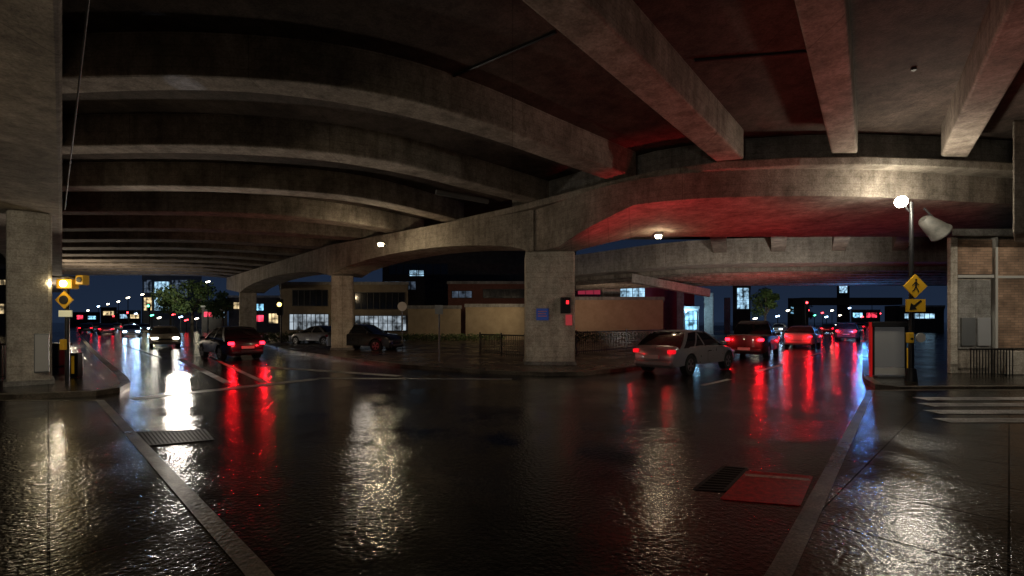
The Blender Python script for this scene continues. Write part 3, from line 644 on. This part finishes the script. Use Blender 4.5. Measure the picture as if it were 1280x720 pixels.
def far_sig(u,v,D,m_,label):
    z=zof(v,D); root=empty('traffic_light',((u-640)/F*D,D,0)); meta(root,label,'traffic light','distant traffic lights')
    cyl('post',(0,.2,0),(0,.2,z+.4),.06,.06,BLACK,root,8); box('housing',(-.2,-.1,z-.6),(.2,.1,z+.6),BLACK,root); cyl('lens',(0,-.14,z+.2),(0,-.101,z+.2),.16,.16,m_,root,12)
far_sig(186,384,75,FG,'traffic light showing green down the street'); far_sig(1008,380,70,FR,'traffic light showing red above the road'); far_sig(350,384,36,BULB,'amber traffic light beside the far pier'); far_sig(160,392,90,FR,'traffic light showing red down the street')
# ------------------------------------------------------------------ cars
def car(kind,paint,label,u,base,heading,lights='tail',H=None,L_=4.5,W=1.8,group=None,glow=12,dim=False):
    b_=at(u,base); hd=Vector((heading[0],heading[1],0)).normalized(); rz=math.atan2(hd.y,hd.x)
    root=empty({'pickup':'pickup_truck'}.get(kind,'car'),(b_.x,b_.y,0.003),rz); meta(root,label,'car' if kind!='pickup' else 'pickup truck',group)
    wr=.33 if kind!='suv' and kind!='pickup' else .37
    H=H or {'sedan':1.45,'wagon':1.5,'suv':1.68,'pickup':1.75,'hatch':1.5}[kind]
    hl=L_/2; hw=W/2; belt=.9 if kind in('sedan','wagon','hatch') else 1.03
    fa=hl-.85; ra=-hl+.9; zb=.24
    top={'sedan':[(-hl,.66),(-hl+.04,.84),(-hl+.12,belt+.06),(-hl+.5,belt+.1),(-.6,belt+.06),(.95,belt+.03),(hl-.6,belt-.08),(hl-.2,belt-.2),(hl-.03,.62),(hl,.5)],
         'wagon':[(-hl,.62),(-hl+.04,.8),(-hl+.16,belt+.04),(-.6,belt+.05),(.95,belt+.02),(hl-.6,belt-.08),(hl-.2,belt-.2),(hl-.03,.62),(hl,.5)],
         'hatch':[(-hl,.62),(-hl+.04,.8),(-hl+.16,belt+.04),(-.6,belt+.05),(.85,belt+.02),(hl-.5,belt-.08),(hl-.18,belt-.2),(hl-.03,.62),(hl,.5)],
         'suv':[(-hl,.7),(-hl+.03,.9),(-hl+.12,belt+.03),(-.6,belt+.04),(1.0,belt+.03),(hl-.4,belt-.05),(hl-.14,belt-.15),(hl-.02,.7),(hl,.5)],
         'pickup':[(-hl,.7),(-hl+.03,belt+.05),(-hl+.1,belt+.08),(-.6,belt+.08),(1.1,belt+.05),(hl-.35,belt),(hl-.12,belt-.1),(hl-.02,.7),(hl,.6)]}[kind]
    def arch(cx,r):
        return [(cx+r*math.cos(t),max(zb,wr+r*math.sin(t))) for t in [math.pi*(1-i/12) for i in range(13)]]
    prof=[(hl,.3),(hl-.06,zb)]
    prof+=[(x,z) for x,z in reversed(arch(fa,wr+.06))]+[(x,z) for x,z in reversed(arch(ra,wr+.06))]
    prof+=[(-hl+.06,zb),(-hl,.34)]+top
    n=len(prof); cz=.58
    def plan(x):
        t=max(0,(abs(x)-(hl-.9))/.9); return hw*(1-.18*t**2.2)
    V=[]
    Ys=[(-1,.09),(-.965,.03),(-.86,0),(0,0),(.86,0),(.965,.03),(1,.09)]
    for ys,pull in Ys:
        for x,z in prof:
            isarch=(abs(x-fa)<wr+.08 or abs(x-ra)<wr+.08) and z<wr*2+.12 and z<.82 and z>=zb and not (x,z) in top
            if isarch: xx_,zz_=x,z
            else:
                zz_=z-(pull if z>cz else -pull*.6); xx_=x-(pull*.8 if x>hl-.3 else (-pull*.8 if x<-hl+.3 else 0))
            crown=0.035*(1-abs(ys)**2) if z>.85 else 0
            V.append((xx_+ (0.07*(1-ys*ys) if x>hl-.1 else (-0.06*(1-ys*ys) if x<-hl+.06 else 0)),ys*plan(x),zz_+crown))
    Fc=[]
    for q in range(len(Ys)-1):
        for i in range(n): Fc.append((q*n+i,(q+1)*n+i,(q+1)*n+(i+1)%n,q*n+(i+1)%n))
    Fc.append(tuple(range(n))); Fc.append(tuple(range(len(Ys)*n-1,(len(Ys)-1)*n-1,-1)))
    me=bpy.data.meshes.new('body'); me.from_pydata(V,[],Fc)
    bm=bmesh.new(); bm.from_mesh(me); bmesh.ops.triangulate(bm,faces=[f for f in bm.faces if len(f.verts)>4]); bmesh.ops.recalc_face_normals(bm,faces=bm.faces); bm.to_mesh(me); bm.free()
    smoothen(me,48); me.materials.append(paint); bo=bpy.data.objects.new('body',me); link(bo,root)
    gb={'sedan':(-hl+.55,1.25,-hl+1.35,.15),'wagon':(-hl+.16,1.25,-hl+.85,.15),'hatch':(-hl+.16,1.1,-hl+.8,.05),'suv':(-hl+.12,1.2,-hl+.55,.25),'pickup':(-.55,1.2,-.3,.45)}[kind]
    b0,b1,t0,t1=gb; z0=belt-.02; z1=H-.05; wb=hw*.92; wt=hw*.69
    secs=[]
    for q in range(5):
        t=q/4
        xb=b0+(t0-b0)*(t**1.25); xf=b1+(t1-b1)*(t**.95); wv=wb+(wt-wb)*(t**1.5); z=z0+(z1-z0)*t
        r_=.12
        secs.append([(xb+r_,-wv,z),(xf-r_*1.6,-wv,z),(xf-.03,-wv+.2,z),(xf+.04,0,z),(xf-.03,wv-.2,z),(xf-r_*1.6,wv,z),(xb+r_,wv,z),(xb+.02,wv-.15,z),(xb-.02,0,z),(xb+.02,-wv+.15,z)])
    loft('window_glass',secs,GLASS,root,smooth=True)
    rs=[]
    for xq,zq,ws in((t0-.06,z1-.05,.9),(t0+.05,z1+.0,.97),(t0+.35,z1+.035,1),((t0+t1)/2,z1+.055,1),(t1-.3,z1+.03,1),(t1-.05,z1+.0,.98),(t1+.06,z1-.04,.92)):
        w2=wt*ws+.03
        rs.append([(xq,-w2,zq-.06),(xq,-w2*.94,zq-.012),(xq,-w2*.6,zq+.012),(xq,0,zq+.02),(xq,w2*.6,zq+.012),(xq,w2*.94,zq-.012),(xq,w2,zq-.06),(xq,0,zq-.075)])
    loft('roof',rs,paint,root,smooth=True)
    def pil(xb,xt,wd):
        for s_ in(-1,1):
            PV=[];PF=[]
            for q in range(5):
                t=q/4; xm=xb+(xt-xb)*t; wv=wb+(wt-wb)*(t**1.5); z=z0+(z1-z0)*t
                PV+=[(xm-wd,s_*(wv-.02),z),(xm+wd,s_*(wv-.02),z),(xm+wd,s_*(wv+.014),z),(xm-wd,s_*(wv+.014),z)]
            for q in range(4):
                for j in range(4): PF.append((q*4+j,q*4+(j+1)%4,q*4+4+(j+1)%4,q*4+4+j))
            meshobj('pillar',PV,PF,paint,root)
    pil(b1-.2,t1-.12,.05); pil(b0+.24,t0+.2,.1)
    mid=(b0+b1)/2+.1; pil(mid,(t0+t1)/2+.05,.035)
    if kind in('wagon','suv'): pil(b0+1.05,t0+.85,.035)
    for cx in(fa,ra):
        for s_ in(-1,1):
            wh=empty('wheel',(cx,s_*(hw-.14),wr)); wh.parent=root
            cyl('tyre',(0,-.11,0),(0,.11,0),wr,wr,TYRE,wh,24)
            o_=s_*.113
            cyl('rim',(0,0,0),(0,o_,0),wr*.66,wr*.62,RIM,wh,20)
            if not group:
              for a_ in range(5):
                an=a_*2*math.pi/5+.3; ca,sa=math.cos(an),math.sin(an)
                V4=[(ca*wr*.2-sa*.03,o_*1.04,sa*wr*.2+ca*.03),(ca*wr*.56-sa*.05,o_*1.04,sa*wr*.56+ca*.05),(ca*wr*.56+sa*.05,o_*1.04,sa*wr*.56-ca*.05),(ca*wr*.2+sa*.03,o_*1.04,sa*wr*.2-ca*.03)]
                meshobj('rim_gap',V4,[(0,1,2,3)],TRIM,wh)
    tm=(TAILD if dim else TAIL) if lights in('tail','both') else TOFF; hm={'head':HEAD,'cool':HEADB}.get(lights,HOFF)
    zl=belt-.11
    for s_ in(-1,1):
        y0=s_*(hw*.84-.2); y1=s_*(hw*.85)
        hgt=.05 if kind=='sedan' else .08
        box('tail_lamp',(-hl-.035,min(y0,y1),zl-hgt),(-hl+.2,max(y0,y1),zl+hgt*.7),tm,root,bevel=.03,seg=3)
        y0=s_*(hw*.82-.34); y1=s_*(hw*.82)
        box('headlight',(hl-.24,min(y0,y1),.56),(hl+.02,max(y0,y1),.69),hm,root,bevel=.035,seg=3)
        mx_=.78 if kind!='pickup' else .95
        box('mirror',(mx_,min(s_*hw*.93,s_*(hw+.15)),belt+.03),(mx_+.13,max(s_*hw*.93,s_*(hw+.15)),belt+.16),paint,root,bevel=.04,seg=3)
        if not group:
            box('door_handle',(-.15,min(s_*hw*.97,s_*(hw+.02)),belt-.16),(.02,max(s_*hw*.97,s_*(hw+.02)),belt-.13),TRIM,root)
            for xq in(1.0,-.22): box('door_seam',(xq-.005,min(s_*(hw*.97),s_*(hw+.002)),.36),(xq+.005,max(s_*(hw*.97),s_*(hw+.002)),belt-.12),TRIM,root)
    box('rear_bumper',(-hl-.08,-hw*.76,.3),(-hl+.1,hw*.76,.48),TRIM if kind=='pickup' else paint,root,bevel=.06,seg=3)
    box('front_bumper',(hl-.15,-hw*.74,.28),(hl+.09,hw*.74,.46),paint,root,bevel=.06,seg=3)
    box('grille',(hl-.1,-.4,.5),(hl+.075,.4,.6),TRIM,root)
    box('number_plate',(-hl-.095,-.26,.54 if kind!='pickup' else .42),(-hl-.0,.26,.66 if kind!='pickup' else .54),PLATE,root)
    if lights=='tail' and glow:
        for s_ in(-1,1):
            p=Vector((b_.x,b_.y,0))-hd*(hl+.3)+Vector((-hd.y,hd.x,0))*s_*.66
            point('brake_glow',(p.x,p.y,zl),glow,(1,.008,.015),.02)
    if lights in('head','cool') and glow:
        for s_ in(-.55,.55):
            p=Vector((b_.x,b_.y,.63))+hd*(hl+.1)+Vector((-hd.y,hd.x,0))*s_
            spot('headlight_beam',p,p+hd*8+Vector((0,0,-.3)),glow,(1,.92,.8) if lights=='head' else (.4,.65,1),80,.05)
    return root
def paintm(n,col,metal=.4): return simple(n,col,.3,metal,coat=.8)
PD=paintm('paint_dark',(.01,.012,.018),.1); PS=paintm('paint_silver',(.27,.27,.28),.5); PB=paintm('paint_black',(.012,.012,.013),.1); PG=paintm('paint_gold_silver',(.3,.26,.18)); PW=paintm('paint_white',(.4,.4,.4),.1); PR=paintm('paint_maroon',(.06,.02,.02),.2); PGR=paintm('paint_grey',(.12,.12,.13))
car('hatch',PD,'dark hatchback braking with bright red tail lights',288,448,(-1,.85),L_=4.0,H=1.52,W=1.75,glow=22)
car('wagon',PS,'silver estate car passing over the wet road',859,463,(.95,.85),L_=4.5,H=1.45,W=1.75,lights='tail',dim=True,glow=1.5)
car('pickup',PR,'maroon pickup truck with lit brake lights',942,445,(.72,1),L_=5.1,H=1.78,W=1.9,glow=18)
car('sedan',PW,'white sedan with glowing brake lights in traffic',1004,434,(.8,1),glow=28)
car('suv',PGR,'grey suv with red lights ahead in traffic',1060,425.5,(.8,1),glow=30)
car('suv',PB,'black suv parked beside the pier',456,439,(.95,-.3),lights='none',L_=4.3,H=1.6)
car('sedan',PS,'silver car parked behind the pier',398,431,(-.95,.4),lights='none')
car('sedan',PG,'pale sedan approaching with headlights on',206,433,(.75,-1),lights='head',glow=4)
for i,(u,v,hx_,l,p_,lab) in enumerate(((164,421,(.8,-1),'cool',PW,'approaching white car with cool bright headlights'),(180,415,(.8,-1),'cool',PGR,'approaching grey car with headlights lit'),(133,418,(-.8,1),'tail',PB,'dark car queuing with red lights'),(146,413,(-.8,1),'tail',PGR,'grey car in distant queue with red lights'),(120,412,(-.8,1),'tail',PR,'red car in distant queue'),(108,416,(-.8,1),'tail',PB,'black car in distant queue with red lights'),(1036,417,(.8,1),'tail',PB,'black car ahead with red lights'),(1052,415,(.8,1),'tail',PR,'red car in the distant queue'),(1075,413,(.8,1),'tail',PW,'white car in the distant queue'),(1092,411,(.8,1),'tail',PGR,'grey car far down the road'),(974,416,(-.8,-1),'cool',PW,'oncoming car with cool headlights'),(112,409.5,(-.8,1),'tail',PW,'white car far down the street'),(128,408.5,(-.8,1),'tail',PGR,'grey car far down the street'),(150,409.5,(.8,-1),'cool',PB,'approaching dark car with bright headlights'),(166,411,(.8,-1),'head',PR,'approaching red car with warm headlights'),(138,408,(.8,-1),'head',PB,'approaching dark car with warm headlights'),(158,407.5,(.8,-1),'cool',PW,'approaching white car far down the street'),(104,407.5,(-.8,1),'tail',PR,'red car far down the street'),(1083,408.5,(.8,1),'tail',PB,'black car far down the road'),(1068,408,(-.8,-1),'cool',PW,'oncoming white car far down the road'),(1100,408,(.8,1),'tail',PW,'white car far down the road'),(1048,408,(-.8,-1),'head',PGR,'oncoming grey car with warm headlights'))):
    car('sedan',p_,lab,u,v,hx_,lights=l,group='cars in distant traffic',glow=20 if i in(0,2,6) else 0)
# ------------------------------------------------------------------ added fill lights, sign lights
def post_fill_lamp(x,y,z,e,col,r=.35):  # added out-of-view lamp standing in for unseen street lighting
    root=empty('street_lamp',(x,y,0)); meta(root,'added post lamp out of view, filling in street light','street lamp','added fill lamps out of view')
    cyl('post',(0,0,0),(0,0,z),.08,.06,BLACK,root); box('lamp_head',(-.3,-.15,z),(.3,.15,z+.12),GREYM,root)
    point('lamp_light',(x,y,z-.25),e,col,r)
post_fill_lamp(-8.5,3.2,3.3,240,(1,.8,.52),.2); post_fill_lamp(8,-4,3.6,60,(1,.84,.66)); post_fill_lamp(-4,-5,3.4,560,(1,.86,.7))
point('street_fill',(-33.5,36,2.6),900,(1,.82,.6),.2)  # added unseen light for the left street; no lamp stands here
spot('wall_fill',(0,38,3.6),(-4.5,43,1.8),380,(1,.78,.5),130,.1)  # added hidden spots brighten the walls; no wall lamps stand here
spot('wall_fill',(6,40,3.0),(10,45,2),260,(1,.76,.55),120,.1)
spot('wall_fill',(-18,45,4.5),(-16,50,3),140,(1,.75,.45),120,.1)
spot('wall_fill',(8.5,52,4),(9.5,62,6),300,(1,.35,.4),120,.1)
spot('street_fill',(-60,82,5),(-64,96,6.5),2600,(.95,.95,.75),130,.3)  # added spots brighten the trees on both streets; no lamps here
spot('street_fill',(36,66,4),(39.5,75,5),1400,(.95,.95,.8),130,.3)
point('blue_sign_light',tuple(atd(1079,40,2.6)),300,(.1,.35,1),.12)
point('blue_sign_light',tuple(atd(224,52,2.6)),150,(.3,.5,1),.12)
point('blue_sign_light',tuple(atd(168,60,2.6)),240,(.35,.55,1),.12)
point('amber_sign_light',tuple(atd(190,62,3.0)),150,(1,.8,.5),.12)
point('kiosk_light',tuple(atd(864,57,3)),300,(.35,.7,1),.15)
spot('red_fill_spot',(3.4,14.0,.7),(5.3,16.2,5.2),620,(1,.04,.05),78,.25)  # added hidden spots throw the red wash upward; no brake lights here
spot('red_fill_spot',(9.5,17.4,.7),(10.2,17.4,5.2),210,(1,.045,.055),105,.25)
spot('red_fill_spot',(6.6,10.0,.8),(6.6,9.6,6.5),210,(1,.08,.07),120,.45)
spot('warm_fill_spot',(-12.5,18,.7),(-8,12,6),480,(1,.9,.76),125,.3)  # added hidden spots brighten beams and girders; no headlights here
spot('warm_fill_spot',(-4,13,.6),(-3,9,6.5),130,(1,.86,.7),130,.3)
spot('warm_fill_spot',(15.5,23.5,.6),(15,28.5,6),700,(1,.9,.8),110,.1)
spot('warm_fill_spot',(5.5,24.0,.6),(6.5,31,6),260,(1,.9,.8),100,.1)
spot('red_fill_spot',(17,31,.7),(18,37,5),520,(1,.1,.09),125,.05)
spot('beam_patch_spot',(-6.2,12,1.0),(-6.2,9.1,6.25),130,(.55,.7,1),7)  # added spot makes the bluish patch on the beam; no car here
spot('pier_fill',(-9.2,8.2,2.6),(-12,12.3,2.2),80,(1,.9,.7),75,.05)  # added spots brighten the pier faces
spot('pier_fill',(-1.5,12.5,.5),(1.4,18.2,2.6),120,(1,.85,.65),50,.1)
spot('pier_fill',(-11.5,23,.6),(-9.6,28,2.6),110,(1,.8,.5),60,.1)
spot('facade_fill',(15.2,11.2,4.0),(16.2,15.2,2.4),210,(1,.88,.7),110,.05)  # added off-screen spot brightens the brick front
